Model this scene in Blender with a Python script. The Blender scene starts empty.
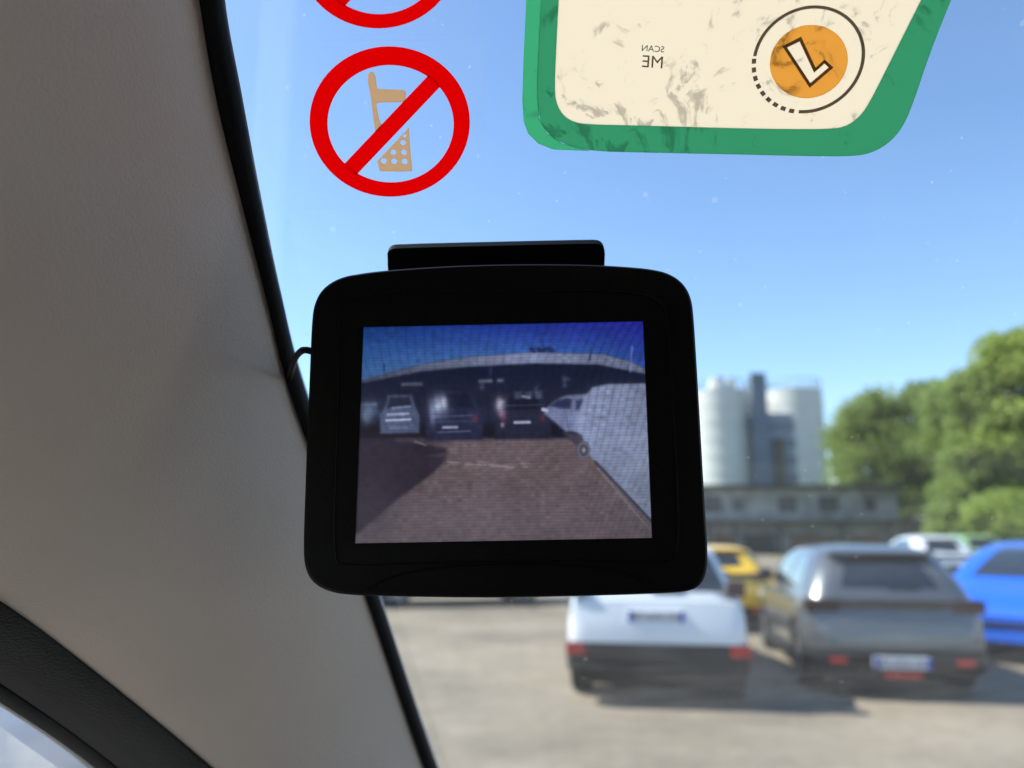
import bpy, bmesh, math, random
import numpy as np
from mathutils import Vector, Matrix, geometry, noise
R = math.radians
SC = bpy.context.scene
COL = SC.collection
random.seed(7)

# ------------------------------------------------------------------ camera
PITCH = R(10.7); FPX = 770.0; EYE = Vector((0, 0, 1.6))
cd = bpy.data.cameras.new('camera'); cam = bpy.data.objects.new('camera', cd); COL.objects.link(cam)
cam.location = EYE; cam.rotation_euler = (R(90) + PITCH, 0, 0)
cd.sensor_width = 36; cd.lens = 36 * FPX / 1024; cd.clip_start = 0.01; cd.clip_end = 3000
cd.dof.use_dof = True; cd.dof.focus_distance = 0.288; cd.dof.aperture_fstop = 7.2
SC.camera = cam
# ------------------------------------------------------------------ light
SUN_EL, SUN_AZ = 48.0, 76.0            # azimuth: degrees to the left of straight ahead (+Y)
sd = Vector((-math.sin(R(SUN_AZ)) * math.cos(R(SUN_EL)), math.cos(R(SUN_AZ)) * math.cos(R(SUN_EL)), math.sin(R(SUN_EL))))
w = bpy.data.worlds.new('World'); SC.world = w; w.use_nodes = True
nt = w.node_tree; bg = nt.nodes['Background']; sky = nt.nodes.new('ShaderNodeTexSky')
sky.sky_type = 'NISHITA'; sky.sun_disc = False
sky.sun_elevation = R(SUN_EL); sky.sun_rotation = R(-SUN_AZ)
sky.air_density = 1.0; sky.dust_density = 0.3; sky.ozone_density = 3.5
nt.links.new(sky.outputs[0], bg.inputs[0]); bg.inputs[1].default_value = 0.145
sl = bpy.data.lights.new('sun', 'SUN'); sl.energy = 4.8; sl.angle = R(0.53); sl.color = (1.0, 0.95, 0.86)
so = bpy.data.objects.new('sun', sl); COL.objects.link(so)
so.rotation_euler = sd.to_track_quat('Z', 'Y').to_euler(); so.location = (0, 0, 50)
vs = SC.view_settings; vs.view_transform = 'Standard'; vs.look = 'None'; vs.gamma = 1; vs.use_curve_mapping = False
EXPO = 0.85
vs.exposure = EXPO
SC.cycles.max_bounces = 10; SC.cycles.transparent_max_bounces = 24

# ------------------------------------------------------------------ projecting helpers (photo pixel -> place in the world)
CR = Vector((1, 0, 0)); CF = Vector((0, math.cos(PITCH), math.sin(PITCH))); CU = Vector((0, -math.sin(PITCH), math.cos(PITCH)))
def ray(px, py): return CF + CR * ((px - 512) / FPX) + CU * ((384 - py) / FPX)
def at_depth(px, py, d): return EYE + ray(px, py) * d
def at_y(px, py, y): r = ray(px, py); return EYE + r * (y / r.y)
def at_z(px, py, z=0.0): r = ray(px, py); return EYE + r * ((z - EYE.z) / r.z)
class Plane:
    """a plane with its own 2-D axes; pix() meets it with a photo pixel, pt() lifts a 2-D point off it"""
    def __init__(s, o, x, n):
        s.o = Vector(o); s.n = Vector(n).normalized(); s.x = Vector(x); s.x = (s.x - s.n * s.x.dot(s.n)).normalized(); s.y = s.n.cross(s.x)
    def hit(s, px, py):
        r = ray(px, py); t = (s.o - EYE).dot(s.n) / r.dot(s.n); return EYE + r * t
    def pix(s, px, py):
        d = s.hit(px, py) - s.o; return (d.dot(s.x), d.dot(s.y))
    def pt(s, p, h=0.0): return s.o + s.x * p[0] + s.y * p[1] + s.n * h
GLASS = Plane(EYE + Vector((0, 0.42, 0)), (1, 0, 0), (0, -1, -1))     # inner face of the windscreen, normal into the cab

# ------------------------------------------------------------------ materials
M = {}
def mat(name, col, rough=0.6, metal=0.0, var=0.0, scale=20.0, bump=0.0, bscale=None, coat=0.0, spec=0.5, trans=0.0):
    if name in M: return M[name]
    m = bpy.data.materials.new(name); m.use_nodes = True; t = m.node_tree; b = t.nodes['Principled BSDF']
    b.inputs['Base Color'].default_value = (*col, 1); b.inputs['Roughness'].default_value = rough
    b.inputs['Metallic'].default_value = metal; b.inputs['Coat Weight'].default_value = coat
    b.inputs['Specular IOR Level'].default_value = spec
    if var or bump:
        tc = t.nodes.new('ShaderNodeTexCoord')
    if var:
        n = t.nodes.new('ShaderNodeTexNoise'); n.inputs['Scale'].default_value = scale; n.inputs['Detail'].default_value = 6
        t.links.new(tc.outputs['Object'], n.inputs['Vector'])
        r = t.nodes.new('ShaderNodeMapRange'); r.inputs['To Min'].default_value = 1 - var; r.inputs['To Max'].default_value = 1 + var
        r.inputs['From Min'].default_value = 0.3; r.inputs['From Max'].default_value = 0.7
        t.links.new(n.outputs['Fac'], r.inputs['Value'])
        x = t.nodes.new('ShaderNodeVectorMath'); x.operation = 'SCALE'; x.inputs[0].default_value = col
        t.links.new(r.outputs[0], x.inputs['Scale']); t.links.new(x.outputs[0], b.inputs['Base Color'])
    if bump:
        n2 = t.nodes.new('ShaderNodeTexNoise'); n2.inputs['Scale'].default_value = bscale or scale * 8; n2.inputs['Detail'].default_value = 4
        t.links.new(tc.outputs['Object'], n2.inputs['Vector'])
        bp = t.nodes.new('ShaderNodeBump'); bp.inputs['Strength'].default_value = bump; bp.inputs['Distance'].default_value = 0.002 if (bscale or 0) > 300 else 0.01
        t.links.new(n2.outputs['Fac'], bp.inputs['Height']); t.links.new(bp.outputs[0], b.inputs['Normal'])
    M[name] = m; return m

def translucent(name, col, opaque=0.35, dirt=0.0, dscale=60.0, glow=1.0):
    """thin printed vinyl: lets daylight through, tinted"""
    if name in M: return M[name]
    m = bpy.data.materials.new(name); m.use_nodes = True; t = m.node_tree
    for n in list(t.nodes):
        if n.type == 'BSDF_PRINCIPLED': t.nodes.remove(n)
    out = [n for n in t.nodes if n.type == 'OUTPUT_MATERIAL'][0]
    d = t.nodes.new('ShaderNodeBsdfDiffuse'); tr = t.nodes.new('ShaderNodeBsdfTranslucent'); mx = t.nodes.new('ShaderNodeMixShader')
    mx.inputs[0].default_value = 1 - opaque
    t.links.new(d.outputs[0], mx.inputs[1]); t.links.new(tr.outputs[0], mx.inputs[2]); t.links.new(mx.outputs[0], out.inputs[0])
    if dirt:
        tc = t.nodes.new('ShaderNodeTexCoord'); n = t.nodes.new('ShaderNodeTexNoise'); n.inputs['Scale'].default_value = dscale
        n.inputs['Detail'].default_value = 9; n.inputs['Roughness'].default_value = 0.68; n.inputs['Distortion'].default_value = 1.4
        t.links.new(tc.outputs['Object'], n.inputs['Vector'])
        cr = t.nodes.new('ShaderNodeValToRGB'); cr.color_ramp.elements[0].position = 0.57; cr.color_ramp.elements[1].position = 0.63
        cr.color_ramp.elements[0].color = (*col, 1); cr.color_ramp.elements[1].color = (*[c * (1 - dirt) for c in col], 1)
        n3 = t.nodes.new('ShaderNodeTexNoise'); n3.inputs['Scale'].default_value = dscale * 0.13
        t.links.new(tc.outputs['Object'], n3.inputs['Vector'])
        ml = t.nodes.new('ShaderNodeMath'); ml.operation = 'MULTIPLY_ADD'; ml.inputs[1].default_value = 0.5; ml.inputs[2].default_value = -0.25
        t.links.new(n3.outputs['Fac'], ml.inputs[0])
        ad = t.nodes.new('ShaderNodeMath'); ad.operation = 'ADD'; t.links.new(n.outputs['Fac'], ad.inputs[0]); t.links.new(ml.outputs[0], ad.inputs[1])
        t.links.new(ad.outputs[0], cr.inputs[0])
        t.links.new(cr.outputs[0], d.inputs[0]); t.links.new(cr.outputs[0], tr.inputs[0])
    else:
        d.inputs[0].default_value = (*col, 1); tr.inputs[0].default_value = (*col, 1)
    M[name] = m; return m

def dusty_glass(name, tint, dust, speck, gloss=0.04, film=None):
    m = bpy.data.materials.new(name); m.use_nodes = True; t = m.node_tree
    for n in list(t.nodes):
        if n.type == 'BSDF_PRINCIPLED': t.nodes.remove(n)
    out = [n for n in t.nodes if n.type == 'OUTPUT_MATERIAL'][0]
    N = t.nodes.new; Lk = t.links.new
    tp = N('ShaderNodeBsdfTransparent'); tp.inputs[0].default_value = (*tint, 1)
    gl = N('ShaderNodeBsdfGlossy'); gl.inputs['Roughness'].default_value = 0.02; gl.inputs[0].default_value = (1, 1, 1, 1)
    m1 = N('ShaderNodeMixShader'); m1.inputs[0].default_value = gloss
    Lk(tp.outputs[0], m1.inputs[1]); Lk(gl.outputs[0], m1.inputs[2])
    tr = N('ShaderNodeBsdfTranslucent'); tr.inputs[0].default_value = (.85, .85, .82, 1)
    df = N('ShaderNodeBsdfDiffuse'); df.inputs[0].default_value = (.6, .58, .54, 1)
    m2 = N('ShaderNodeMixShader'); m2.inputs[0].default_value = 0.75; Lk(df.outputs[0], m2.inputs[1]); Lk(tr.outputs[0], m2.inputs[2])
    tc = N('ShaderNodeTexCoord')
    # smears: long soft wiped streaks
    mp = N('ShaderNodeMapping'); mp.inputs['Scale'].default_value = (1.0, 3.2, 3.2); mp.inputs['Rotation'].default_value = (0, 0.5, 0.3)
    Lk(tc.outputs['Object'], mp.inputs[0])
    n1 = N('ShaderNodeTexNoise'); n1.inputs['Scale'].default_value = 9; n1.inputs['Detail'].default_value = 7; n1.inputs['Roughness'].default_value = .6
    Lk(mp.outputs[0], n1.inputs['Vector'])
    r1 = N('ShaderNodeMapRange'); r1.inputs['From Min'].default_value = .35; r1.inputs['From Max'].default_value = .72
    r1.inputs['To Min'].default_value = dust * .35; r1.inputs['To Max'].default_value = dust * 1.6; Lk(n1.outputs['Fac'], r1.inputs['Value'])
    # dust film thickened low on the glass to put a pale veil of light there
    sp = N('ShaderNodeSeparateXYZ'); Lk(tc.outputs['Object'], sp.inputs[0])
    rz_ = N('ShaderNodeMapRange'); rz_.inputs['From Min'].default_value = 1.50; rz_.inputs['From Max'].default_value = 1.72
    rz_.inputs['To Min'].default_value = 1.25; rz_.inputs['To Max'].default_value = .28; Lk(sp.outputs['Z'], rz_.inputs['Value'])
    film_ = N('ShaderNodeMath'); film_.operation = 'MULTIPLY'; Lk(r1.outputs[0], film_.inputs[0]); Lk(rz_.outputs[0], film_.inputs[1])
    # specks of dried rain and grit, two sizes
    acc = film_.outputs[0]
    for sc_, thr, amp in ((110, .11, speck * .18), (330, .12, speck * .32)):
        v = N('ShaderNodeTexVoronoi'); v.inputs['Scale'].default_value = sc_; Lk(tc.outputs['Object'], v.inputs['Vector'])
        c = N('ShaderNodeSeparateColor'); Lk(v.outputs['Color'], c.inputs[0])
        keep = N('ShaderNodeMath'); keep.operation = 'GREATER_THAN'; keep.inputs[1].default_value = .86; Lk(c.outputs[0], keep.inputs[0])
        rad = N('ShaderNodeMath'); rad.operation = 'MULTIPLY'; rad.inputs[1].default_value = thr * 1.6; Lk(c.outputs[1], rad.inputs[0])
        inn = N('ShaderNodeMath'); inn.operation = 'LESS_THAN'; Lk(v.outputs['Distance'], inn.inputs[0]); Lk(rad.outputs[0], inn.inputs[1])
        mu = N('ShaderNodeMath'); mu.operation = 'MULTIPLY'; Lk(keep.outputs[0], mu.inputs[0]); Lk(inn.outputs[0], mu.inputs[1])
        m3 = N('ShaderNodeMath'); m3.operation = 'MULTIPLY_ADD'; m3.inputs[1].default_value = amp; Lk(mu.outputs[0], m3.inputs[0]); Lk(acc, m3.inputs[2])
        acc = m3.outputs[0]
    cl = N('ShaderNodeClamp'); Lk(acc, cl.inputs[0])
    mx = N('ShaderNodeMixShader'); Lk(cl.outputs[0], mx.inputs[0]); Lk(m1.outputs[0], mx.inputs[1]); Lk(m2.outputs[0], mx.inputs[2])
    Lk(mx.outputs[0], out.inputs[0]); M[name] = m; return m

# ------------------------------------------------------------------ object helpers
def empty(name, loc, label, cat, group=None, rz=0.0, kind=None):
    o = bpy.data.objects.new(name, None); COL.objects.link(o); o.location = loc; o.rotation_euler = (0, 0, rz)
    o.empty_display_size = .1
    tag(o, label, cat, group, kind); return o
def tag(o, label=None, cat=None, group=None, kind=None):
    if label: o['label'] = label
    if cat: o['category'] = cat
    if group: o['group'] = group
    if kind: o['kind'] = kind
    return o
def obj(name, verts, faces, m, parent=None, smooth=False, local=False, bevel=0, recalc=True, segs=2, solid=0, autosmooth=None):
    me = bpy.data.meshes.new(name)
    base = Vector((0, 0, 0))
    if parent is not None and not local:
        p = parent; base = Vector((0, 0, 0))
        while p is not None: base = base + p.location; p = p.parent
    me.from_pydata([tuple(Vector(v) - base) for v in verts], [], [tuple(f) for f in faces])
    if recalc:
        b = bmesh.new(); b.from_mesh(me); bmesh.ops.recalc_face_normals(b, faces=b.faces); b.to_mesh(me); b.free()
    for mm in (m if isinstance(m, (list, tuple)) else [m]): me.materials.append(mm)
    if smooth:
        me.polygons.foreach_set('use_smooth', [True] * len(me.polygons))
        if autosmooth: me.set_sharp_from_angle(angle=R(autosmooth))
    o = bpy.data.objects.new(name, me); COL.objects.link(o)
    if parent is not None: o.parent = parent
    if solid:
        s = o.modifiers.new('s', 'SOLIDIFY'); s.thickness = solid; s.offset = -1
    if bevel:
        b = o.modifiers.new('b', 'BEVEL'); b.width = bevel; b.segments = segs; b.limit_method = 'ANGLE'; b.angle_limit = R(35)
    return o
class MB:
    def __init__(s): s.v = []; s.f = []
    def add(s, v, f):
        k = len(s.v); s.v += [Vector(p) for p in v]; s.f += [tuple(i + k for i in q) for q in f]; return s
    def box(s, a, b, mtx=None):
        x0, y0, z0 = a; x1, y1, z1 = b
        v = [Vector(p) for p in ((x0, y0, z0), (x1, y0, z0), (x1, y1, z0), (x0, y1, z0), (x0, y0, z1), (x1, y0, z1), (x1, y1, z1), (x0, y1, z1))]
        if mtx: v = [mtx @ p for p in v]
        return s.add(v, [(0, 3, 2, 1), (4, 5, 6, 7), (0, 1, 5, 4), (1, 2, 6, 5), (2, 3, 7, 6), (3, 0, 4, 7)])
    def rings(s, rings, cap=True, closed=True):
        n = len(rings[0]); k = len(s.v)
        for r in rings: s.v += [Vector(p) for p in r]
        for i in range(len(rings) - 1):
            for j in range(n if closed else n - 1):
                a = k + i * n + j; b = k + i * n + (j + 1) % n; s.f.append((a, b, b + n, a + n))
        if cap and closed:
            s.f.append(tuple(k + j for j in range(n))[::-1]); s.f.append(tuple(k + (len(rings) - 1) * n + j for j in range(n)))
        return s
    def tube(s, pts, r, n=10):
        pts = [Vector(p) for p in pts]; rs = []
        for i, p in enumerate(pts):
            d = (pts[min(i + 1, len(pts) - 1)] - pts[max(i - 1, 0)]).normalized()
            a = d.orthogonal() if i == 0 else (last - d * last.dot(d))
            a.normalize(); last = a; b = d.cross(a); rr = r[i] if isinstance(r, (list, tuple)) else r
            rs.append([p + (a * math.cos(t) + b * math.sin(t)) * rr for t in (2 * math.pi * k / n for k in range(n))])
        return s.rings(rs)
    def disc(s, c, ax, r, h, n=24, r2=None):
        c = Vector(c); ax = Vector(ax).normalized(); a = ax.orthogonal().normalized(); b = ax.cross(a)
        def rg(q, rad): return [q + (a * math.cos(t) + b * math.sin(t)) * rad for t in (2 * math.pi * k / n for k in range(n))]
        return s.rings([rg(c, r), rg(c + ax * h, r if r2 is None else r2)])
    def obj(s, name, m, parent=None, **k): return obj(name, s.v, s.f, m, parent, **k)
def slab(plane, loops, h0, h1):
    """flat shape with holes on a plane, real thickness from height h0 to h1"""
    tri = geometry.tessellate_polygon([[Vector((p[0], p[1], 0)) for p in l] for l in loops])
    flat = [p for l in loops for p in l]; n = len(flat)
    v = [plane.pt(p, h0) for p in flat] + [plane.pt(p, h1) for p in flat]
    f = [tuple(t) for t in tri] + [tuple(i + n for i in reversed(t)) for t in tri]
    k = 0
    for l in loops:
        m_ = len(l)
        for i in range(m_): a = k + i; b = k + (i + 1) % m_; f.append((a, b, b + n, a + n))
        k += m_
    return v, f
def smooth_loop(pts, it=2):
    for _ in range(it):
        q = []
        for i in range(len(pts)):
            a = pts[i]; b = pts[(i + 1) % len(pts)]
            q += [(a[0] * .75 + b[0] * .25, a[1] * .75 + b[1] * .25), (a[0] * .25 + b[0] * .75, a[1] * .25 + b[1] * .75)]
        pts = q
    return pts
def interp(keys, t):
    """piecewise linear keys [(t, tuple)]"""
    for (a, va), (b, vb) in zip(keys, keys[1:]):
        if t <= b:
            s = (t - a) / (b - a); return tuple(x + (y - x) * s for x, y in zip(va, vb))
    return keys[-1][1]
def catmull(pts, n):
    out = []
    P = [pts[0]] + list(pts) + [pts[-1]]
    for i in range(1, len(P) - 2):
        p0, p1, p2, p3 = P[i - 1], P[i], P[i + 1], P[i + 2]
        for k in range(n):
            t = k / n
            out.append(tuple(.5 * (2 * b + (-a + c) * t + (2 * a - 5 * b + 4 * c - d) * t * t + (-a + 3 * b - 3 * c + d) * t ** 3) for a, b, c, d in zip(p0, p1, p2, p3)))
    out.append(tuple(pts[-1])); return out

# ================================================================== GROUND
def ground():
    m = bpy.data.materials.new('asphalt'); m.use_nodes = True; t = m.node_tree; b = t.nodes['Principled BSDF']; N = t.nodes.new; Lk = t.links.new
    tc = N('ShaderNodeTexCoord')
    def nz(s, d=8, r=.6):
        n = N('ShaderNodeTexNoise'); n.inputs['Scale'].default_value = s; n.inputs['Detail'].default_value = d; n.inputs['Roughness'].default_value = r
        Lk(tc.outputs['Object'], n.inputs['Vector']); return n
    a = nz(.35); c = nz(6); f = nz(90, 3)
    r = N('ShaderNodeValToRGB'); e = r.color_ramp.elements; e[0].position = .38; e[1].position = .64
    e[0].color = (.21, .168, .12, 1); e[1].color = (.36, .288, .20, 1); Lk(a.outputs['Fac'], r.inputs[0])
    mx = N('ShaderNodeMix'); mx.data_type = 'RGBA'; mx.blend_type = 'MULTIPLY'; mx.inputs[0].default_value = .8
    r2 = N('ShaderNodeValToRGB'); r2.color_ramp.elements[0].position = .3; r2.color_ramp.elements[0].color = (.72, .72, .72, 1); r2.color_ramp.elements[1].position = .65
    Lk(c.outputs['Fac'], r2.inputs[0]); Lk(r.outputs[0], mx.inputs[6]); Lk(r2.outputs[0], mx.inputs[7])
    mx2 = N('ShaderNodeMix'); mx2.data_type = 'RGBA'; mx2.blend_type = 'MULTIPLY'; mx2.inputs[0].default_value = .6
    r3 = N('ShaderNodeValToRGB'); r3.color_ramp.elements[0].position = .35; r3.color_ramp.elements[0].color = (.5, .5, .5, 1); r3.color_ramp.elements[1].position = .6
    Lk(f.outputs['Fac'], r3.inputs[0]); Lk(mx.outputs[2], mx2.inputs[6]); Lk(r3.outputs[0], mx2.inputs[7]); Lk(mx2.outputs[2], b.inputs['Base Color'])
    b.inputs['Roughness'].default_value = .85
    bp = N('ShaderNodeBump'); bp.inputs['Distance'].default_value = .01; bp.inputs['Strength'].default_value = .5; Lk(f.outputs['Fac'], bp.inputs['Height']); Lk(bp.outputs[0], b.inputs['Normal'])
    o = obj('car_park_ground', [(-900, -300, 0), (900, -300, 0), (900, 1400, 0), (-900, 1400, 0)], [(0, 1, 2, 3)], m)
    tag(o, kind='structure')
    g = mat('rough_grass', (.075, .105, .030), .95, var=.4, scale=1.5)
    o = obj('grass_field', [(-900, 78, .004), (900, 78, .004), (900, 1400, .004), (-900, 1400, .004)], [(0, 1, 2, 3)], g); tag(o, kind='structure')
    o = obj('grass_bank', [(16, 30, .008), (60, 26, .008), (60, 77.9, .008), (16.5, 77.9, .008)], [(0, 1, 2, 3)], g); tag(o, kind='structure')
    # painted bay lines, worn
    pm = mat('bay_paint', (.42, .40, .36), .8, var=.35, scale=14)
ground()

# ================================================================== THE CAB WE SIT IN
def cab():
    root = empty('van_cab', (0.5, -0.4, 0), 'cab of the vehicle the photo is taken from, grey-beige pillar trim and windscreen', 'vehicle')
    beige = mat('trim_plastic', (.58, .49, .425), .62, var=.05, scale=9, bump=.35, bscale=900)
    black = mat('black_rubber', (.003, .0035, .005), .6, spec=.15, bump=.2, bscale=700)
    band = mat('black_door_trim', (.004, .004, .0045), .55, spec=.18, bump=.4, bscale=800)
    paint = mat('van_white_paint', (.7, .7, .7), .35, coat=.5)
    head = mat('headliner_cloth', (.42, .40, .37), .95, var=.06, scale=60)
    dash = mat('dash_plastic', (.03, .03, .032), .7, bump=.4, bscale=600)
    glass = dusty_glass('windscreen_glass', (.87, .945, .97), .036, .4)
    # rows going up the pillar: windscreen edge pixel, glass-side seal pixel, door-side edge (pixel, depth), band outer edge
    rows = [((520, 1010), (530, 1010), (350, 900, .47), (260, 930)),
            ((426, 768), (436, 768), (208, 768, .40), (110, 782)),
            ((366, 590), (375, 590), (82, 664, .33), (-2, 702)),
            ((296, 400), (306, 400), (0, 604, .285), (-84, 655)),
            ((271, 300), (280, 300), (-100, 545, .25), (-180, 600)),
            ((246, 200), (259, 200), (-220, 470, .215), (-300, 530)),
            ((222, 100), (240, 100), (-360, 390, .19), (-450, 460)),
            ((205, 0), (222, 0), (-500, 300, .17), (-600, 370)),
            ((190, -120), (213, -120), (-650, 200, .155), (-750, 270)),
            ((184, -260), (208, -260), (-800, 100, .145), (-920, 180))]
    flat = [tuple(r[0]) + tuple(r[1]) + tuple(r[2]) + tuple(r[3]) for r in rows]
    fine = catmull(flat, 8)
    NS = 26; grid = []; sealin = []; sealout = []; lk = []; bk = []
    for q in fine:
        Rp = GLASS.hit(q[0], q[1]) + GLASS.n * .006; Sp = GLASS.hit(q[2], q[3]) + GLASS.n * .0012
        Lp = at_depth(q[4], q[5], q[6]); Bp = at_depth(q[7], q[8], q[6] + .012)
        mid = (Rp + Lp) / 2; toward = (EYE - mid).normalized(); W = (Rp - Lp).length
        row = []
        for k in range(NS + 1):
            s = k / NS; bul = math.sin(math.pi * min(1, s)) * .10 + (1 - (2 * s - 1) ** 6) * .02 - .02
            row.append(Lp.lerp(Rp, s) + toward * W * bul)
        # the trim rolls under at the windscreen side
        row.append(Rp + GLASS.n * (-.004) + Vector((.0004, 0, 0)))
        grid.append(row); sealin.append(Rp + GLASS.n * -.003 - Vector((.001, 0, 0))); sealout.append(Sp); lk.append(Lp); bk.append(Bp)
    n = len(grid[0]); v = [p for r in grid for p in r]
    f = [(i * n + j, i * n + j + 1, (i + 1) * n + j + 1, (i + 1) * n + j) for i in range(len(grid) - 1) for j in range(n - 1)]
    p = obj('pillar_trim', v, f, beige, root, smooth=True, recalc=False)
    # windscreen seal: a half round black strip
    rs = []
    for a, b_ in zip(sealin, sealout):
        m_ = (a + b_) / 2; rs.append([a, a.lerp(b_, .3) + GLASS.n * .002, a.lerp(b_, .75) + GLASS.n * .0018, b_, b_ - GLASS.n * .0045, a - GLASS.n * .0045])
    MB().rings(rs).obj('windscreen_seal', black, root, smooth=True, autosmooth=50)
    # black band on the door side: textured face, groove, thin outer lip
    rs = []; rs2 = []
    for a, b_ in zip(lk, bk):
        t = (EYE - a).normalized(); c = a.lerp(b_, .78); away = -t
        rs.append([a + away * .006 + (a - b_) * .06, a + away * .001, a.lerp(c, .25) + t * .003, a.lerp(c, .7) + t * .003, c + away * .001, c + away * .012, a + away * .016])
        rs2.append([c + (b_ - c) * .12 + away * .004, c.lerp(b_, .5) + away * .001, b_ + away * .003, b_ + away * .012, c + away * .014])
    MB().rings(rs).obj('door_surround', band, root, smooth=True, autosmooth=60)
    MB().rings(rs2).obj('door_seal', black, root, smooth=True, autosmooth=60)
    # outer skin of the pillar: white body panel between seal and door, behind the trim
    sk = []
    for a, b_, c in zip(lk, sealout, bk):
        away = ((a - EYE).normalized() + Vector((-.5, .2, 0))).normalized()
        i0 = c + away * .018; i1 = a.lerp(b_, .4) + away * .045; i2 = b_ - GLASS.n * .012 - Vector((.004, 0, 0))
        sk.append([i0, i1, i2, i2 - GLASS.n * .004, i1 + away * .006, i0 + away * .006])
    MB().rings(sk).obj('pillar_panel', paint, root, smooth=True, autosmooth=50)
    # windscreen
    top = .27; XR = 1.22
    edge = [(s - GLASS.n * .0012) - Vector((.006, 0, 0)) for s in sealout]
    left = [e for e in edge if -.52 < e.z - EYE.z < top]
    left = [EYE + Vector((left[0].x - .03, .42 + .52, -.52))] + [Vector((e.x, .42 - (e.z - EYE.z), e.z)) for e in left] + [EYE + Vector((left[-1].x - EYE.x, .42 - top, top))]
    v = left + [Vector((XR, q.y, q.z)) for q in left]; k = len(left)
    v2 = [q - GLASS.n * .005 for q in v]
    f = [(i, i + 1, k + i + 1, k + i) for i in range(k - 1)]
    obj('windscreen', [q for q in v], f, glass, root, recalc=False)
    # headliner, header rail, sides, rear of the cab
    z0 = EYE.z + top
    MB().box((-.27, -1.5, z0 + .03), (XR + .06, .16, z0 + .06)).box((-.2, .135, z0 - .012), (XR, .20, z0 + .03)).obj('headliner', head, root, bevel=.01)
    MB().box((-.29, -1.52, z0 + .061), (XR + .08, .2, z0 + .075)).obj('roof_panel', paint, root, bevel=.004)
    zt = EYE.z + .06; zb = EYE.z - .42
    MB().box((-.262, -1.5, zt), (-.235, .10, z0 + .03)).obj('side_rail_trim', beige, root, bevel=.006)
    MB().box((XR, -1.5, zt + .05), (XR + .03, .22, z0 + .03)).obj('side_rail_trim', beige, root, bevel=.006)
    MB().box((-.262, -.78, zb), (-.21, -.62, zt)).obj('door_pillar_trim', beige, root, bevel=.01)
    MB().box((-.31, -1.5, .35), (-.262, 1.0, zb)).obj('door_panel', paint, root, bevel=.01)
    MB().box((-.262, -1.5, .35), (-.222, .95, zb + .012)).obj('door_lining', dash, root, bevel=.01)
    MB().box((XR + .01, -1.5, .35), (XR + .07, 1.0, zb + .02)).obj('door_panel', paint, root, bevel=.01)
    sg = dusty_glass('side_glass', (.93, .96, .97), .12, .1)
    zt2 = EYE.z + .09
    obj('side_window', [(-.268, -1.5, zb), (-.268, .85, zb), (-.268, .62, zb + .2), (-.266, .12, zt2), (-.266, -1.5, zt2)], [(0, 1, 2, 3, 4)], sg, root)
    obj('side_window', [(XR + .04, -1.5, zb), (XR + .04, .85, zb), (XR + .035, .2, zt2 + .1), (XR + .035, -1.5, zt2 + .1)], [(0, 1, 2, 3)], sg, root)
    MB().tube([(XR + .005, .95, zb - .05), (XR + .005, .56, EYE.z - .14), (XR + .005, .15, z0)], .032).obj('pillar_trim', beige, root, smooth=True)
    # dash and nose
    prof = [(.95, -.53), (.62, -.47), (.46, -.44), (.36, -.47), (.34, -.62), (.42, -1.2), (.95, -1.2)]
    MB().rings([[Vector((x, y, EYE.z + z)) for y, z in prof] for x in (-.22, 0, .6, XR)]).obj('dashboard', dash, root, bevel=.012)
    pr = [(.93, -.535), (1.15, -.60), (1.38, -.68), (1.5, -.80), (1.53, -1.0), (1.5, -1.28), (.9, -1.28)]
    MB().rings([[Vector((x, y - abs(x - .47) ** 3 * .25, EYE.z + z - abs(x - .47) ** 3 * .1)) for y, z in pr] for x in np.linspace(-.31, XR + .07, 9)]).obj('bonnet', paint, root, smooth=True, autosmooth=40)
    MB().box((-.26, -1.5, .30), (XR, .95, .34)).obj('cab_floor', dash, root)
    MB().box((-.262, -1.56, .3), (XR + .03, -1.5, z0 + .03)).obj('bulkhead', dash, root)
    for sx in (-.20, XR - .04):
        tb = MB().disc((sx, 1.05, .34), (1, 0, 0), .34, .2, 32); tb.obj('wheel', black, root, bevel=.03)
    return root
cab()

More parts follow.
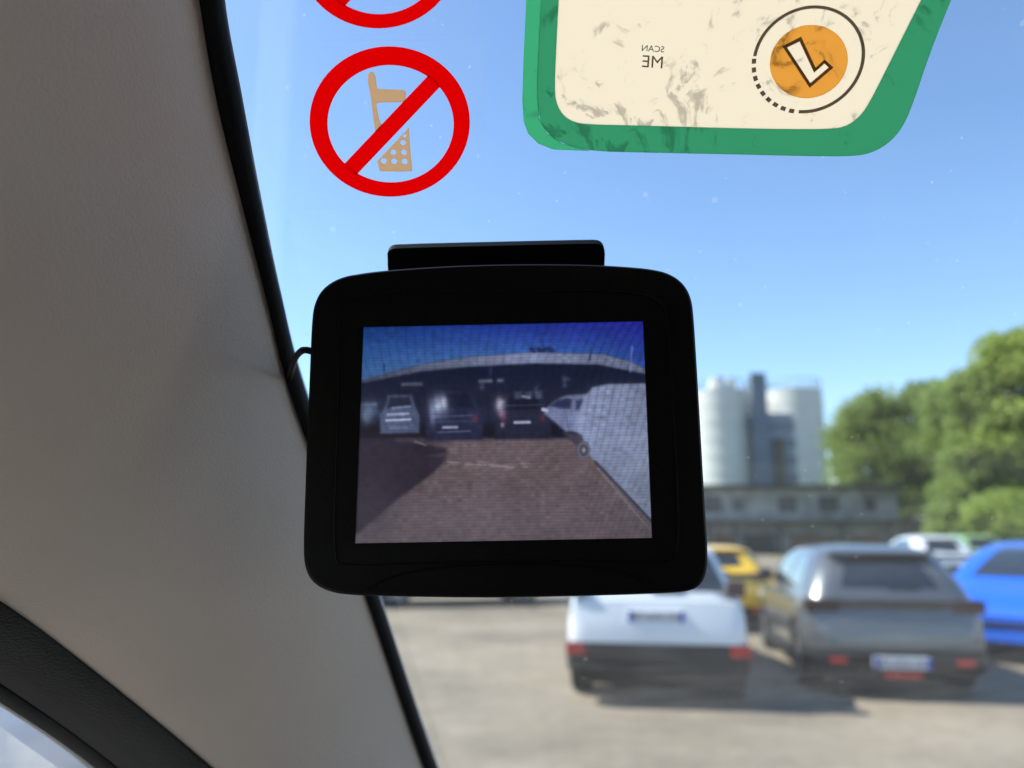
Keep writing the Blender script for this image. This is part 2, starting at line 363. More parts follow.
# ================================================================== MONITOR
def px_rr(pts, it=2): return smooth_loop(pts, it)
MON = Plane(at_depth(508, 432, .285), (1, 0.0, .017), (0, -math.cos(R(1.6)), math.sin(R(1.6)) * -1))
def monitor():
    root = empty('rear_view_monitor', MON.pt((0, 0), -.012), 'black rounded monitor showing a car park, hung on the windscreen', 'monitor')
    shell = mat('monitor_shell', (.0035, .0035, .004), .5, bump=.15, bscale=1100, spec=.1)
    bez = mat('monitor_bezel', (.0028, .0028, .0032), .35, spec=.12)
    outl = [(322, 288), (339, 277), (362, 272.5), (389, 269.5), (438, 266), (488, 264), (540, 263.5), (587, 264), (625, 266), (652, 268.5), (670, 273), (684, 283), (691.5, 297),
            (694, 315), (698, 380), (702, 450), (706, 520), (708, 548), (707.5, 570), (702, 584), (690, 591), (660, 593), (587, 595.5), (488, 597.5), (400, 596), (345, 594.5), (325, 590), (311, 581), (304, 566), (303, 545), (304.5, 500), (307, 430), (309.5, 370), (311.5, 320), (314, 303)]
    L = [MON.pix(*p) for p in outl]; L = smooth_loop(L, 2)
    scr = [(363, 326.5), (643.5, 320.5), (652.5, 538), (354.5, 543.5)]
    S = [MON.pix(*p) for p in scr]
    cx = sum(p[0] for p in L) / len(L); cy = sum(p[1] for p in L) / len(L)
    def sc(s, dx=0):
        s *= 1.008
        return [((p[0] - cx) * s + cx, (p[1] - cy) * s + cy) for p in L]
    # frame with the opening for the screen, edges rolled
    n = len(L); mb = MB()
    rings = [(1.0, -.016), (1.0, -.003), (.994, -.0012), (.982, -.0002), (.968, 0.0)]
    rr = [[MON.pt(p, h) for p in sc(s)] for s, h in rings]
    v = [p for r in rr for p in r]; f = []
    for i in range(len(rings) - 1):
        for j in range(n): a = i * n + j; b = i * n + (j + 1) % n; f.append((a, b, b + n, a + n))
    inner = sc(.968); tri = geometry.tessellate_polygon([[Vector((*p, 0)) for p in inner], [Vector((*p, 0)) for p in S]])
    k = len(v); v += [MON.pt(p, 0) for p in S] + [MON.pt(p, -.0016) for p in S]
    idx = [(len(rings) - 1) * n + i for i in range(n)] + [k, k + 1, k + 2, k + 3]
    f += [tuple(idx[t] for t in q) for q in tri]
    f += [(k + i, k + (i + 1) % 4, k + 4 + (i + 1) % 4, k + 4 + i) for i in range(4)]
    obj('front_frame', v, f, shell, root, smooth=True, autosmooth=25)
    # back shell
    mb = MB(); mb.rings([[MON.pt(p, h) for p in sc(s)] for s, h in ((.999, -.0161), (.99, -.02), (.93, -.0245), (.8, -.0265))]); mb.obj('back_shell', shell, root, smooth=True, autosmooth=40)
    mb = MB(); mb.rings([[MON.pt(p, h) for p in sc(s)] for s, h in ((.97, -.0019), (.97, -.015))]); mb.obj('inner_panel', bez, root)
    # raised inner contour line around the screen
    cont = [(343, 300), (395, 290), (500, 292), (610, 290), (664, 298), (668, 330), (676, 450), (680, 556), (664, 562), (600, 560), (420, 563), (345, 566), (333, 560), (338, 430), (340, 320)]
    C_ = smooth_loop([MON.pix(*p) for p in cont], 3)
    mb = MB().tube([MON.pt(p, .0001) for p in C_ + C_[:1]], .00032, 6); mb.obj('bezel_ridge', bez, root, smooth=True)
    # lower lip arc
    arc = catmull([(366, 591), (392, 577), (440, 568), (510, 565), (585, 567), (630, 575), (652, 589)], 8)
    MB().tube([MON.pt(MON.pix(*p), .0001) for p in arc], .0004, 6).obj('lip_ridge', bez, root, smooth=True)
    # screen: flat grid with its picture as vertex colours
    NX, NY = 380, 290
    P = [Vector((*p, 0)) for p in S]
    ins = []
    for j in range(NY + 1):
        a = P[0].lerp(P[3], j / NY); b = P[1].lerp(P[2], j / NY)
        for i in range(NX + 1): q = a.lerp(b, i / NX); ins.append(MON.pt((q.x, q.y), -.00145))
    ff = [(j * (NX + 1) + i, j * (NX + 1) + i + 1, (j + 1) * (NX + 1) + i + 1, (j + 1) * (NX + 1) + i) for j in range(NY) for i in range(NX)]
    img = screen_picture(NX + 1, NY + 1)
    m = bpy.data.materials.new('lit_screen'); m.use_nodes = True; t = m.node_tree; b = t.nodes['Principled BSDF']
    b.inputs['Base Color'].default_value = (.004, .004, .005, 1); b.inputs['Roughness'].default_value = .25
    at = t.nodes.new('ShaderNodeVertexColor'); at.layer_name = 'picture'
    t.links.new(at.outputs[0], b.inputs['Emission Color']); b.inputs['Emission Strength'].default_value = 1.0 / 2 ** EXPO
    o = obj('screen', ins, ff, m, root, recalc=False)
    ca = o.data.color_attributes.new('picture', 'FLOAT_COLOR', 'POINT')
    rgba = np.ones(((NX + 1) * (NY + 1), 4), dtype=np.float32); rgba[:, :3] = img.reshape(-1, 3); ca.data.foreach_set('color', rgba.ravel())
    # mount: pad on the glass and short arm to the back shell
    pad = [(388, 250), (391, 245), (398, 243.5), (500, 241), (590, 239), (599, 239.5), (603.5, 244), (604, 252), (602, 292), (392, 297)]
    v, f = slab(GLASS, [smooth_loop([GLASS.pix(*p) for p in pad], 1)], .0004, .0045)
    obj('mount_pad', v, f, mat('mount_black', (.002, .003, .005), .7, spec=.08), root, bevel=.0012)
    a = GLASS.hit(500, 285) + GLASS.n * .006; b_ = MON.pt(MON.pix(500, 330), -.024)
    MB().tube([a, a.lerp(b_, .5), b_], [.010, .008, .010], 14).obj('mount_arm', shell, root, smooth=True)
    # cable from the left flank to the pillar
    pts = [MON.pt(MON.pix(313, 349), -.010), at_depth(306, 350, .298), at_depth(299, 353, .31), at_depth(294, 361, .325), GLASS.hit(291, 374) + GLASS.n * .003, GLASS.hit(287, 392) - GLASS.n * .002]
    MB().tube([Vector(p) for p in catmull([tuple(p) for p in pts], 6)], .0014, 8).obj('cable', shell, root, smooth=True)

def screen_picture(w_, h_):
    rng = np.random.default_rng(5)
    u, v = np.meshgrid(np.linspace(0, 1, w_), np.linspace(0, 1, h_))
    X = 57 + u * 896; Y = 45 + v * 670            # the drawing's own units
    X = X + (v - .5) * (u - .5) * 2 * 28
    def s2l(c): c = np.array(c) / 255.; return np.where(c <= .04045, c / 12.92, ((c + .055) / 1.055) ** 2.4)
    I = np.zeros((h_, w_, 3)); I[:] = (22, 25, 40)
    def mix(mask, c): I[:] = I * (1 - mask[..., None]) + np.array(c, float) * mask[..., None]
    def sm(x, w=3.): return 1 / (1 + np.exp(-np.clip(x / (w * .6), -40, 40)))
    def poly(pts, c, w=2.5, a=1.0):
        n = len(pts); d = np.full(X.shape, 1e9); ins = np.zeros(X.shape, bool)
        for i in range(n):
            x0, y0 = pts[i]; x1, y1 = pts[(i + 1) % n]; dx, dy = x1 - x0, y1 - y0; L2 = dx * dx + dy * dy + 1e-9
            t = np.clip(((X - x0) * dx + (Y - y0) * dy) / L2, 0, 1); d = np.minimum(d, np.hypot(X - x0 - t * dx, Y - y0 - t * dy))
            cr = ((y0 > Y) != (y1 > Y)) & (X < (x1 - x0) * (Y - y0) / ((y1 - y0) + 1e-9) + x0); ins ^= cr
        mix(a * sm(np.where(ins, d, -d), w), c)
    def blob(x, y, rx, ry, c, a=1.0): mix(a * np.exp(-(((X - x) / rx) ** 2 + ((Y - y) / ry) ** 2)), c)
    def line(x0, y0, x1, y1, c, w=3., a=1.):
        dx, dy = x1 - x0, y1 - y0; t = np.clip(((X - x0) * dx + (Y - y0) * dy) / (dx * dx + dy * dy), 0, 1)
        mix(a * sm(w - np.hypot(X - x0 - t * dx, Y - y0 - t * dy), 1.2), c)
    up = np.interp(X, [57, 250, 400, 600, 820, 900, 950], [218, 168, 147, 137, 148, 172, 198])
    lo = np.interp(X, [57, 250, 400, 600, 800, 950], [226, 192, 180, 174, 182, 215])
    g = np.clip((Y - 45) / (up - 45), 0, 1)[..., None]; gu = u[..., None]
    skyc = (np.array([16, 62, 140]) * (1 - gu) + np.array([34, 38, 168]) * gu) * (1 - g) + (np.array([66, 112, 168]) * (1 - gu) + np.array([44, 84, 176]) * gu) * g
    s = sm(up - Y, 2.)[..., None]; I[:] = I * (1 - s) + skyc * s
    # awning roof over the parked cars
    roofc = np.interp(X, [57, 300, 600, 950], [84, 112, 150, 122])[..., None] * np.array([.88, .95, 1.18])
    s = (sm(Y - up, 1.8) * sm(lo - Y, 2.5))[..., None]; I[:] = I * (1 - s) + roofc * s
    s = (sm(Y - lo, 4) * sm(240 - Y, 22))[..., None]; I[:] = I * (1 - s) + np.array([13, 21, 46.]) * s
    for x0, x1, y_, c_ in ((188, 252, 231, 105), (428, 470, 226, 125), (486, 505, 225, 120), (690, 712, 226, 60)): poly([(x0, y_ - 5), (x1, y_ - 6), (x1, y_ + 4), (x0, y_ + 4)], (c_, c_ + 8, c_ + 22), 3, .8)
    for x0, x1, y0, y1 in ((430, 445, 226, 252), (690, 702, 215, 250), (600, 612, 245, 270), (463, 468, 185, 205)): poly([(x0, y0), (x1, y0), (x1, y1), (x0, y1)], (70, 82, 110), 4, .6)
    # ground
    poly([(40, 402), (170, 398), (340, 404), (560, 406), (740, 410), (990, 690), (990, 760), (20, 760)], (102, 87, 88), 4)
    s = sm(Y - 560, 60)[..., None] * .5; gm = sm(Y - 410, 4)[..., None]
    I[:] = I * (1 - s * gm) + np.array([104, 98, 108.]) * s * gm
    poly([(20, 375), (150, 380), (250, 415), (322, 432), (332, 446), (325, 468), (290, 505), (170, 590), (60, 680), (20, 700)], (38, 32, 44), 4)
    blob(90, 620, 90, 90, (66, 60, 76), .55)
    poly([(165, 395), (340, 400), (345, 420), (260, 418), (170, 408)], (70, 60, 66), 4, .9)
    for x0, y0, x1, y1 in ((332, 474, 370, 480), (385, 480, 450, 488), (460, 488, 520, 492), (230, 410, 262, 422)): line(x0, y0, x1, y1, (158, 146, 150), 2.4, .8)
    for _ in range(60):
        x = rng.uniform(330, 620); blob(x, 480 + (x - 330) * .05 + rng.normal(0, 7), rng.uniform(3, 9), 2.5, (148, 134, 136), .5)
    for _ in range(90): blob(rng.uniform(300, 720), rng.uniform(425, 560), rng.uniform(6, 40), rng.uniform(2, 6), (88, 74, 74), .25)
    # parked cars seen from behind us
    def carp(x0, x1, y0, y1, body, glass, tail=True):
        w = x1 - x0
        poly([(x0, y1), (x0 - 3, y0 + (y1 - y0) * .5), (x0 + w * .1, y0 + (y1 - y0) * .35), (x0 + w * .2, y0), (x1 - w * .2, y0), (x1 - w * .08, y0 + (y1 - y0) * .35), (x1 + 2, y0 + (y1 - y0) * .55), (x1, y1)], body, 3)
        poly([(x0 + w * .17, y0 + (y1 - y0) * .33), (x0 + w * .25, y0 + 6), (x1 - w * .25, y0 + 6), (x1 - w * .17, y0 + (y1 - y0) * .33)], glass, 3)
    poly([(57, 350), (760, 360), (760, 402), (57, 396)], (14, 13, 20), 6)
    carp(122, 242, 264, 384, (72, 82, 108), (28, 32, 48))
    line(145, 325, 208, 323, (150, 160, 185), 4); line(140, 343, 215, 341, (178, 186, 205), 3.5); line(160, 305, 215, 300, (105, 118, 145), 4); line(150, 366, 205, 366, (105, 112, 130), 2.5)
    carp(264, 440, 258, 408, (28, 32, 54), (14, 18, 36))
    line(282, 336, 410, 332, (58, 66, 98), 3); line(282, 352, 415, 350, (44, 50, 80), 5, .8); line(318, 368, 360, 368, (150, 152, 170), 4.5); line(300, 383, 400, 381, (92, 100, 130), 2); blob(415, 340, 9, 13, (96, 44, 54), .9)
    carp(480, 652, 272, 408, (26, 28, 42), (12, 14, 26))
    blob(505, 338, 9, 14, (118, 62, 78), .9); blob(626, 345, 8, 14, (76, 36, 46), .9); line(540, 357, 586, 357, (160, 162, 178), 4.5); line(500, 305, 632, 303, (36, 40, 58), 3)
    blob(304, 300, 26, 32, (176, 188, 214), .9); blob(284, 322, 10, 36, (140, 152, 190), .7); blob(318, 288, 10, 16, (206, 210, 226), .8)
    blob(494, 300, 15, 22, (182, 178, 190), .95); blob(502, 364, 6, 8, (175, 150, 160), .8); blob(498, 325, 10, 14, (130, 110, 130), .8)
    blob(88, 310, 30, 28, (92, 118, 150), .8); blob(78, 330, 14, 24, (122, 146, 166), .7); poly([(66, 288), (110, 286), (110, 296), (66, 296)], (118, 128, 150), 3, .7)
    for x in (540, 572, 604): poly([(x, 262), (x + 22, 260), (x + 22, 284), (x, 284)], (76, 84, 110), 3, .7)
    line(565, 276, 585, 280, (150, 158, 180), 4, .8)
    # white car behind the light vehicle flank
    poly([(632, 332), (640, 312), (668, 290), (700, 276), (770, 272), (775, 385), (700, 390), (655, 350)], (108, 116, 146), 3)
    poly([(648, 308), (672, 290), (706, 284), (718, 290), (714, 318), (680, 316)], (34, 40, 66), 3); poly([(730, 292), (756, 290), (752, 322), (730, 322)], (44, 50, 78), 3)
    line(628, 318, 640, 322, (170, 176, 200), 6); line(700, 330, 706, 380, (80, 88, 118), 1.5)
    # light vehicle flank on the right
    poly([(690, 392), (742, 396), (772, 425), (770, 470), (735, 455), (730, 430)], (60, 58, 66), 4)
    poly([(722, 385), (738, 330), (756, 285), (782, 252), (830, 243), (990, 243), (990, 700), (962, 662), (880, 575), (792, 482), (768, 455), (748, 400)], (134, 146, 176), 3)
    poly([(800, 300), (990, 300), (990, 650), (950, 620)], (146, 156, 180), 40, .45)
    line(790, 482, 968, 668, (64, 66, 80), 4); line(800, 505, 960, 690, (130, 122, 130), 2.5)
    d = np.hypot((X - 755) / 20, (Y - 447) / 27); mix(sm(1.05 - d, .06), (96, 98, 112)); mix(sm(.62 - d, .08), (54, 54, 66)); mix(sm(.3 - d, .1), (132, 134, 148))
    # poles and things on the awning
    line(906, 124, 900, 205, (126, 140, 196), 2.2); line(778, 125, 774, 165, (46, 58, 106), 2.5); line(134, 165, 134, 185, (36, 64, 106), 2.5)
    for _ in range(26): blob(rng.uniform(590, 662), rng.uniform(124, 136), 6, 4, (26, 34, 76), .7)
    line(628, 110, 632, 132, (30, 40, 90), 1.5)
    for _ in range(2):                                  # cheap lens: soft picture
        P_ = np.pad(I, ((1, 1), (1, 1), (0, 0)), 'edge'); I = (P_[1:-1, 1:-1] * 2 + P_[:-2, 1:-1] + P_[2:, 1:-1] + P_[1:-1, :-2] + P_[1:-1, 2:]) / 6
    veil = np.exp(-((Y - 330) / 120) ** 2)[..., None] * np.array([8, 9, 15.]) + np.array([3, 3, 6.]); I = I + veil
    # sensor noise, soft chroma patches, raster lines and moire
    I += rng.normal(0, 4.0, I.shape) * (0.4 + I / 160)
    def lowf(n, amp):
        gr = rng.normal(0, 1, (n + 1, n + 1)); a = np.clip(u * n, 0, n - 1e-6); b_ = np.clip(v * n, 0, n - 1e-6); i = a.astype(int); j = b_.astype(int); fa = a - i; fb = b_ - j
        fa = fa * fa * (3 - 2 * fa); fb = fb * fb * (3 - 2 * fb)
        return amp * ((gr[j, i] * (1 - fa) + gr[j, i + 1] * fa) * (1 - fb) + (gr[j + 1, i] * (1 - fa) + gr[j + 1, i + 1] * fa) * fb)
    I *= (1 + lowf(9, .04) + lowf(60, .05))[..., None]
    ph = X / 24.0 + .55 * np.sin(Y / 95.) + (Y - 300) * .0045 * (u - .35) * 6
    I *= (1 - (np.interp(Y, [45, 400, 450, 700], [.10, .05, .015, .0]) + .05 * (X > 760)) * (0.5 + .5 * np.cos(2 * np.pi * ph)) ** 3)[..., None]
    I *= (1 - .08 * (0.5 + .5 * np.cos(2 * np.pi * Y / 9.6)) ** 2)[..., None]
    vig = 1 - .25 * ((u - .5) ** 2 + (v - .5) ** 2) * 1.2
    I *= vig[..., None]
    return s2l(np.clip(I * .93 + 3, 0, 255))
monitor()

# ================================================================== STICKERS ON THE WINDSCREEN
def circle_px(cx, cy, rx, ry, rot=0, n=72, a0=0, a1=360, close=True):
    out = []; k = n if a1 - a0 >= 360 else n + 1
    for i in range(k):
        t = R(a0 + (a1 - a0) * i / n); x = rx * math.cos(t); y = ry * math.sin(t)
        out.append((cx + x * math.cos(rot) - y * math.sin(rot), cy + x * math.sin(rot) + y * math.cos(rot)))
    return out
def G(l): return [GLASS.pix(*p) for p in l]
def gslab(name, loops, m, root, h0, h1):
    v, f = slab(GLASS, [G(l) for l in loops], h0, h1); return obj(name, v, f, m, root)
def ban(cy, label, phone, cx=390):
    root = empty('prohibition_sticker', GLASS.hit(cx, cy), label, 'sticker', 'round red-ring prohibition stickers on the windscreen')
    red = translucent('sticker_red', (.80, .003, .012), .25)
    film = bpy.data.materials.get('clear_film') or dusty_glass('clear_film', (.985, .99, .992), .008, .15, .008)
    y0, y1 = cy - 84, cy + 87
    gslab('clear_backing', [[(cx - 87, y0 + 2), (cx + 95, y0 + 2), (cx + 96, y1 - 3), (cx + 91, y1), (cx - 86, y1 + 2)]], film, root, .0003, .00042)
    o = circle_px(cx, cy, 80, 75, R(4)); i_ = circle_px(cx + .8, cy + 2.2, 63, 58.6, R(4))[::-1]
    gslab('red_ring', [o, i_], red, root, .0006, .0008)
    e = R(-46.5); dx, dy = math.cos(e), math.sin(e); nx, ny = -dy, dx; hw = 8.2; L = 61.0
    c0 = (cx + 2.6, cy + 3.6)
    gslab('red_bar', [[(c0[0] + dx * L * s + nx * hw * t, c0[1] + dy * L * s + ny * hw * t) for s, t in ((-1, -1), (1, -1), (1, 1), (-1, 1))]], red, root, .0006, .0008)
    if phone:
        tan = translucent('sticker_tan', (.66, .50, .35), .2)
        # handset split by the bar: antenna and earpiece above, keypad below
        up = [(368.5, 74), (370, 71.5), (373, 71.5), (375.5, 75), (377.5, 88.5), (404, 89.5), (406, 92), (405.8, 99), (404, 101.5), (380, 102), (376.5, 103), (378, 112), (380, 121), (382.5, 124.5), (378, 130), (375.5, 131), (373.5, 116), (371, 96), (368.3, 82)]
        gslab('handset', [up], tan, root, .0006, .00075)
        low = [(377.5, 160.5), (393, 144), (408.5, 127.5), (409, 127.8), (410.5, 148), (412.5, 170.5), (397, 171), (380, 170.5)]
        holes = [(384, 160.3, 3.0), (394.3, 160.6, 3.0), (404.8, 160.8, 3.0), (393.5, 151.6, 2.9), (404, 151.6, 2.9), (403.2, 142, 2.8), (404.9, 135.3, 1.9)]
        gslab('keypad', [low] + [circle_px(x, y, r_, r_, 0, 14)[::-1] for x, y, r_ in holes], tan, root, .0006, .00075)
    return root
ban(121, 'round no-phone sticker, red ring and bar across a tan mobile phone', True)
ban(-47, 'round red-ring sticker cut by the top edge, above the no-phone sticker', False, 378)

def permit():
    root = empty('permit_sticker', GLASS.hit(720, 60), 'large green-edged cream sticker with mirrored letter L, at the top of the windscreen', 'sticker')
    green = translucent('sticker_green', (.165, .46, .30), .2, .22, 50)
    green2 = translucent('sticker_green_pale', (.19, .54, .35), .2, .12, 55)
    cream = translucent('sticker_cream', (.78, .70, .585), .10, .25, 70)
    grey = translucent('sticker_grey', (.34, .31, .27), .12)
    orange = translucent('sticker_orange', (1.0, .70, .30), .10, .3, 75)
    # outline (goes on above the frame)
    outer = [(534, -120), (530, -60), (526, 0), (523, 60), (521.5, 100), (522, 122), (527, 136), (538, 146), (553, 150.5), (640, 152), (740, 154), (800, 155.5), (850, 156), (870, 153), (888, 143), (902, 127), (912, 104), (930, 50), (950, 0), (975, -60), (1000, -120)]
    inner = [(566, -110), (562, -50), (558.5, 0), (556, 50), (554.5, 88), (556, 102), (562, 114), (572, 121), (586, 124), (640, 125), (740, 128), (830, 129), (848, 125), (862, 113), (872, 96), (890, 60), (908, 24), (920, 0), (948, -55), (975, -110)]
    seam = [(548, -116), (545, -60), (541, 0), (538, 60), (537, 95), (539, 118), (547, 133), (562, 143), (590, 150)]
    pl0 = seam; outer = smooth_loop(outer, 2); inner = smooth_loop(inner, 2)
    gb = smooth_loop([(549, -118), (545, -60), (541, 0), (538, 60), (537, 95), (539, 118), (547, 133), (562, 143), (590, 150.6), (640, 152), (740, 154), (800, 155.5), (850, 156), (870, 153), (888, 143), (902, 127), (912, 104), (930, 50), (950, 0), (975, -60), (1000, -120)], 2)
    gslab('green_border', [gb, inner[::-1]], green, root, .0005, .0007)
    gslab('pale_edge_strip', [[(533.5, -116), (530, -60), (526.2, 0), (523.3, 60), (522.2, 100), (523.5, 121), (528, 133), (538, 143), (553, 149)] + [(590, 150.4), (562, 142.8), (547, 132.8), (539.2, 117.5), (537.3, 95), (538.2, 60), (541, 0), (545, -60), (548.5, -116)]], green2, root, .0005, .0007)
    gslab('cream_panel', [inner], cream, root, .0005, .0007)
    # logo: ring, dotted quarter, orange disc, outlined letter L (seen from behind)
    ce = (807.8, 58.8); rot = R(-35)
    def arc(a0, a1, r0, r1, n):
        return circle_px(*ce, 58.5 * r1, 51.5 * r1, rot, n, a0, a1) + circle_px(*ce, 58.5 * r0, 51.5 * r0, rot, n, a0, a1)[::-1]
    gslab('logo_ring', [arc(-138, 132, .94, 1.0, 80)], grey, root, .0009, .00105)
    v = []; f = []
    for k in range(9):
        a = 137 + k * 9.6; vv, fv = slab(GLASS, [G(arc(a, a + 5.4, .935, 1.01, 2))], .0009, .00105); o_ = len(v); v += vv; f += [tuple(i + o_ for i in q) for q in fv]
    obj('logo_dots', v, f, grey, root)
    Lo = [(781.3, 45.5), (800, 36), (814.5, 67), (823.5, 58.8), (832.3, 66.6), (808.5, 87)]
    cL = (sum(p[0] for p in Lo) / 6, sum(p[1] for p in Lo) / 6)
    Li = [(786, 46.8), (798.5, 40.6), (813, 71.8), (823.2, 62.8), (827.6, 66.9), (809.4, 82.4)]
    gslab('orange_disc', [circle_px(808, 61, 39.5, 36, R(-25)), Li[::-1]], orange, root, .0009, .00105)
    gslab('letter_l', [Lo, Li[::-1]], grey, root, .0012, .0014)
    # words seen from behind the glass, so mirrored
    for word, (x, y), hgt in (('SCAN', (652.5, 48.5), 6.4), ('ME', (652.5, 62), 12.5)):
        cu = bpy.data.curves.new('t', 'FONT'); cu.body = word; cu.align_x = 'CENTER'; cu.align_y = 'CENTER'; cu.size = 1
        to = bpy.data.objects.new('t', cu); COL.objects.link(to)
        dg = bpy.context.evaluated_depsgraph_get(); me = bpy.data.meshes.new_from_object(to.evaluated_get(dg))
        vv = [v_.co.copy() for v_ in me.vertices]; ff = [tuple(p.vertices) for p in me.polygons]
        bpy.data.objects.remove(to); bpy.data.meshes.remove(me)
        k = hgt / .72; tilt = R(4)
        out = []
        for c in vv:
            lx, ly = -c.x * k * 1.0, -c.y * k
            px = x + lx * math.cos(tilt) - ly * math.sin(tilt); py = y + lx * math.sin(tilt) + ly * math.cos(tilt)
            out.append(GLASS.pt(GLASS.pix(px, py), .0009))
        o = obj('printed_word', out, ff, grey if word == 'ME' else translucent('sticker_dark_green', (.05, .22, .12), .4), root)
        s = o.modifiers.new('s', 'SOLIDIFY'); s.thickness = .0001
permit()

# ================================================================== CARS
def rrect(yr, yf, w, rc, z, n=6):
    """rounded rectangle ring at height z, from yr (rear) to yf (front), half width w"""
    rc = min(rc, w * .9, (yf - yr) * .45); pts = []
    for cx, cy, a0 in ((w - rc, yr + rc, -90), (w - rc, yf - rc, 0), (-w + rc, yf - rc, 90), (-w + rc, yr + rc, 180)):
        for k in range(n + 1):
            t = R(a0 + 90 * k / n); pts.append((cx + rc * math.cos(t), cy + rc * math.sin(t), z))
    return pts
def car(name, label, cat, loc, heading, colour, S, group='cars standing in the car park', far=False):
    """S: dict of the kind's measures. local +Y is the front, rear bumper at y=0. heading: degrees clockwise from straight ahead"""
    root = empty(name, loc, label, cat, group, rz=R(-heading))
    paint = mat('car_paint_' + colour[0], colour[1], S.get('rough', .32), metal=colour[2], coat=.8, spec=.5)
    smoke = mat('car_smoked_lens', (.03, .003, .004), .25)
    blk = mat('car_black_plastic', (.012, .012, .013), .5); tyre = mat('car_tyre', (.014, .014, .014), .9)
    gls = mat('car_glass', (.012, .016, .017), .04, spec=.9, coat=1.0); rim = mat('car_rim', (.30, .30, .31), .3, metal=.8)
    redl = mat('car_red_lens', (.42, .008, .008), .15, coat=1); wl = mat('car_clear_lens', (.55, .55, .55), .12, coat=1)
    pw = mat('plate_white', (.72, .72, .74), .5); pb = mat('plate_blue', (.01, .05, .42), .5)
    W = S['W'] / 2; L = S['L']; belt = S['belt']; H = S['H']
    # lower body: stations (y, width factor, z bottom, z top)
    st = S['st']; rings = []
    for y, wf, zb, zt in st:
        h = zt - zb; w_ = W * wf
        half = [(w_ * .80, zb), (w_ * .93, zb + .05), (w_ * .985, zb + h * .3), (w_, zb + h * .52), (w_ * .985, zb + h * .76), (w_ * .955, zb + h * .92), (w_ * .86, zt), (w_ * .45, zt + .012)]
        rings.append([(x, y, z) for x, z in half] + [(-x, y, z) for x, z in reversed(half)])
    mb = MB().rings(rings)
    wr = S.get('wr', .31); wy = S['wheels']
    body = mb.obj('body', paint, root, local=True, smooth=True, autosmooth=35)
    if not far:
        cut = MB()
        for y in wy:
            for sx in (-1, 1): cut.disc((sx * (W - .24), y, wr + .005), (sx, 0, 0), wr + .05, .5, 28)
        co = cut.obj('c', blk, None); co.matrix_world = root.matrix_world
        md = body.modifiers.new('b', 'BOOLEAN'); md.object = co; md.operation = 'DIFFERENCE'; md.solver = 'EXACT'
        co.parent = root
        bpy.context.view_layer.update()
        dg = bpy.context.evaluated_depsgraph_get(); nm = bpy.data.meshes.new_from_object(body.evaluated_get(dg))
        body.modifiers.clear(); body.data = nm; bpy.data.objects.remove(co)
    # lower cladding all round / bumpers
    if S.get('clad', 0):
        cz = S['clad']; rr = []
        for y, wf, zb, zt in st:
            if y > .62: break
            ww = W * wf + .012; yy = y - .012 if y < .05 else y
            half = [(ww * .8, zb - .03), (ww * .95, zb + .03), (ww, zb + .12), (ww * 1.0, cz)]
            rr.append([(x, yy, z) for x, z in half] + [(-x, yy, z) for x, z in reversed(half)])
        MB().rings(rr).obj('rear_bumper', blk, root, local=True, smooth=True, autosmooth=40)
    for sx in (-1, 1): MB().box((sx * (W - .03) - .02, wy[0] + wr + .06, st[3][2] - .02), (sx * (W - .03) + .02, wy[1] - wr - .06, st[3][2] + .10)).obj('sill', blk, root, local=True, bevel=.01)
    MB().box((-W * .72, .15, .2), (W * .72, L - .25, .36)).obj('underbody', blk, root, local=True)
    # greenhouse
    gl = S['gl']; rc = .24
    def g(z):
        return interp([(q[0], q[1:]) for q in gl], z)
    zs = [q[0] for q in gl]
    MB().rings([rrect(q[1], q[2], W * q[3], rc, q[0]) for q in gl]).obj('cabin', paint, root, local=True, smooth=True, autosmooth=50)
    def rows(z0, z1): return sorted({z0, z1} | {z for z in zs if z0 < z < z1})
    def face(which, z0, z1, f=.8, off=.006):
        v = []; fc = []; rr = rows(z0, z1)
        for z in rr:
            yr, yf, wf = g(z); ww = W * wf - rc * .85 - S.get('inset', 0)
            y = yr - off if which == 'r' else yf + off
            yb = y + (.03 if which == 'r' else -.03)
            v += [(-ww, y, z), (ww, y, z), (ww + .03, yb, z), (-ww - .03, yb, z)]
        for i in range(len(rr) - 1):
            for j in range(4): a = i * 4 + j; b = i * 4 + (j + 1) % 4; fc.append((a, b, b + 4, a + 4))
        fc.append((3, 2, 1, 0)); k = (len(rr) - 1) * 4; fc.append((k, k + 1, k + 2, k + 3)); return v, fc
    v, f = face('r', *S['rw']); obj('rear_window', v, f, gls, root, local=True, bevel=.01)
    v, f = face('f', belt + .05, H - .08); obj('windshield', v, f, gls, root, local=True, bevel=.01)
    for sx in (-1, 1):
        for (fa, fb) in S['sw']:
            v = []; fc = []; rr = rows(belt + .05, H - .12)
            for z in rr:
                yr, yf, wf = g(z); x = sx * (W * wf + .006); xb = sx * (W * wf - .02)
                ya = yr + rc + (yf - yr - 2 * rc) * fa; yb_ = yr + rc + (yf - yr - 2 * rc) * fb
                v += [(x, ya, z), (x, yb_, z), (xb, yb_, z), (xb, ya, z)]
            for i in range(len(rr) - 1):
                for j in range(4): a = i * 4 + j; b = i * 4 + (j + 1) % 4; fc.append((a, b, b + 4, a + 4))
            fc.append((3, 2, 1, 0)); k = (len(rr) - 1) * 4; fc.append((k, k + 1, k + 2, k + 3))
            obj('side_window', v, fc, gls, root, local=True)
        yr, yf, wf = g(belt + .1)
        MB().box((sx * (W + .02) - (.10 if sx > 0 else .08), yf - .42, belt + .03), (sx * (W + .02) + (.08 if sx > 0 else .10), yf - .28, belt + .17)).obj('door_mirror', blk if S.get('blackmirror', 1) else paint, root, local=True, bevel=.03)
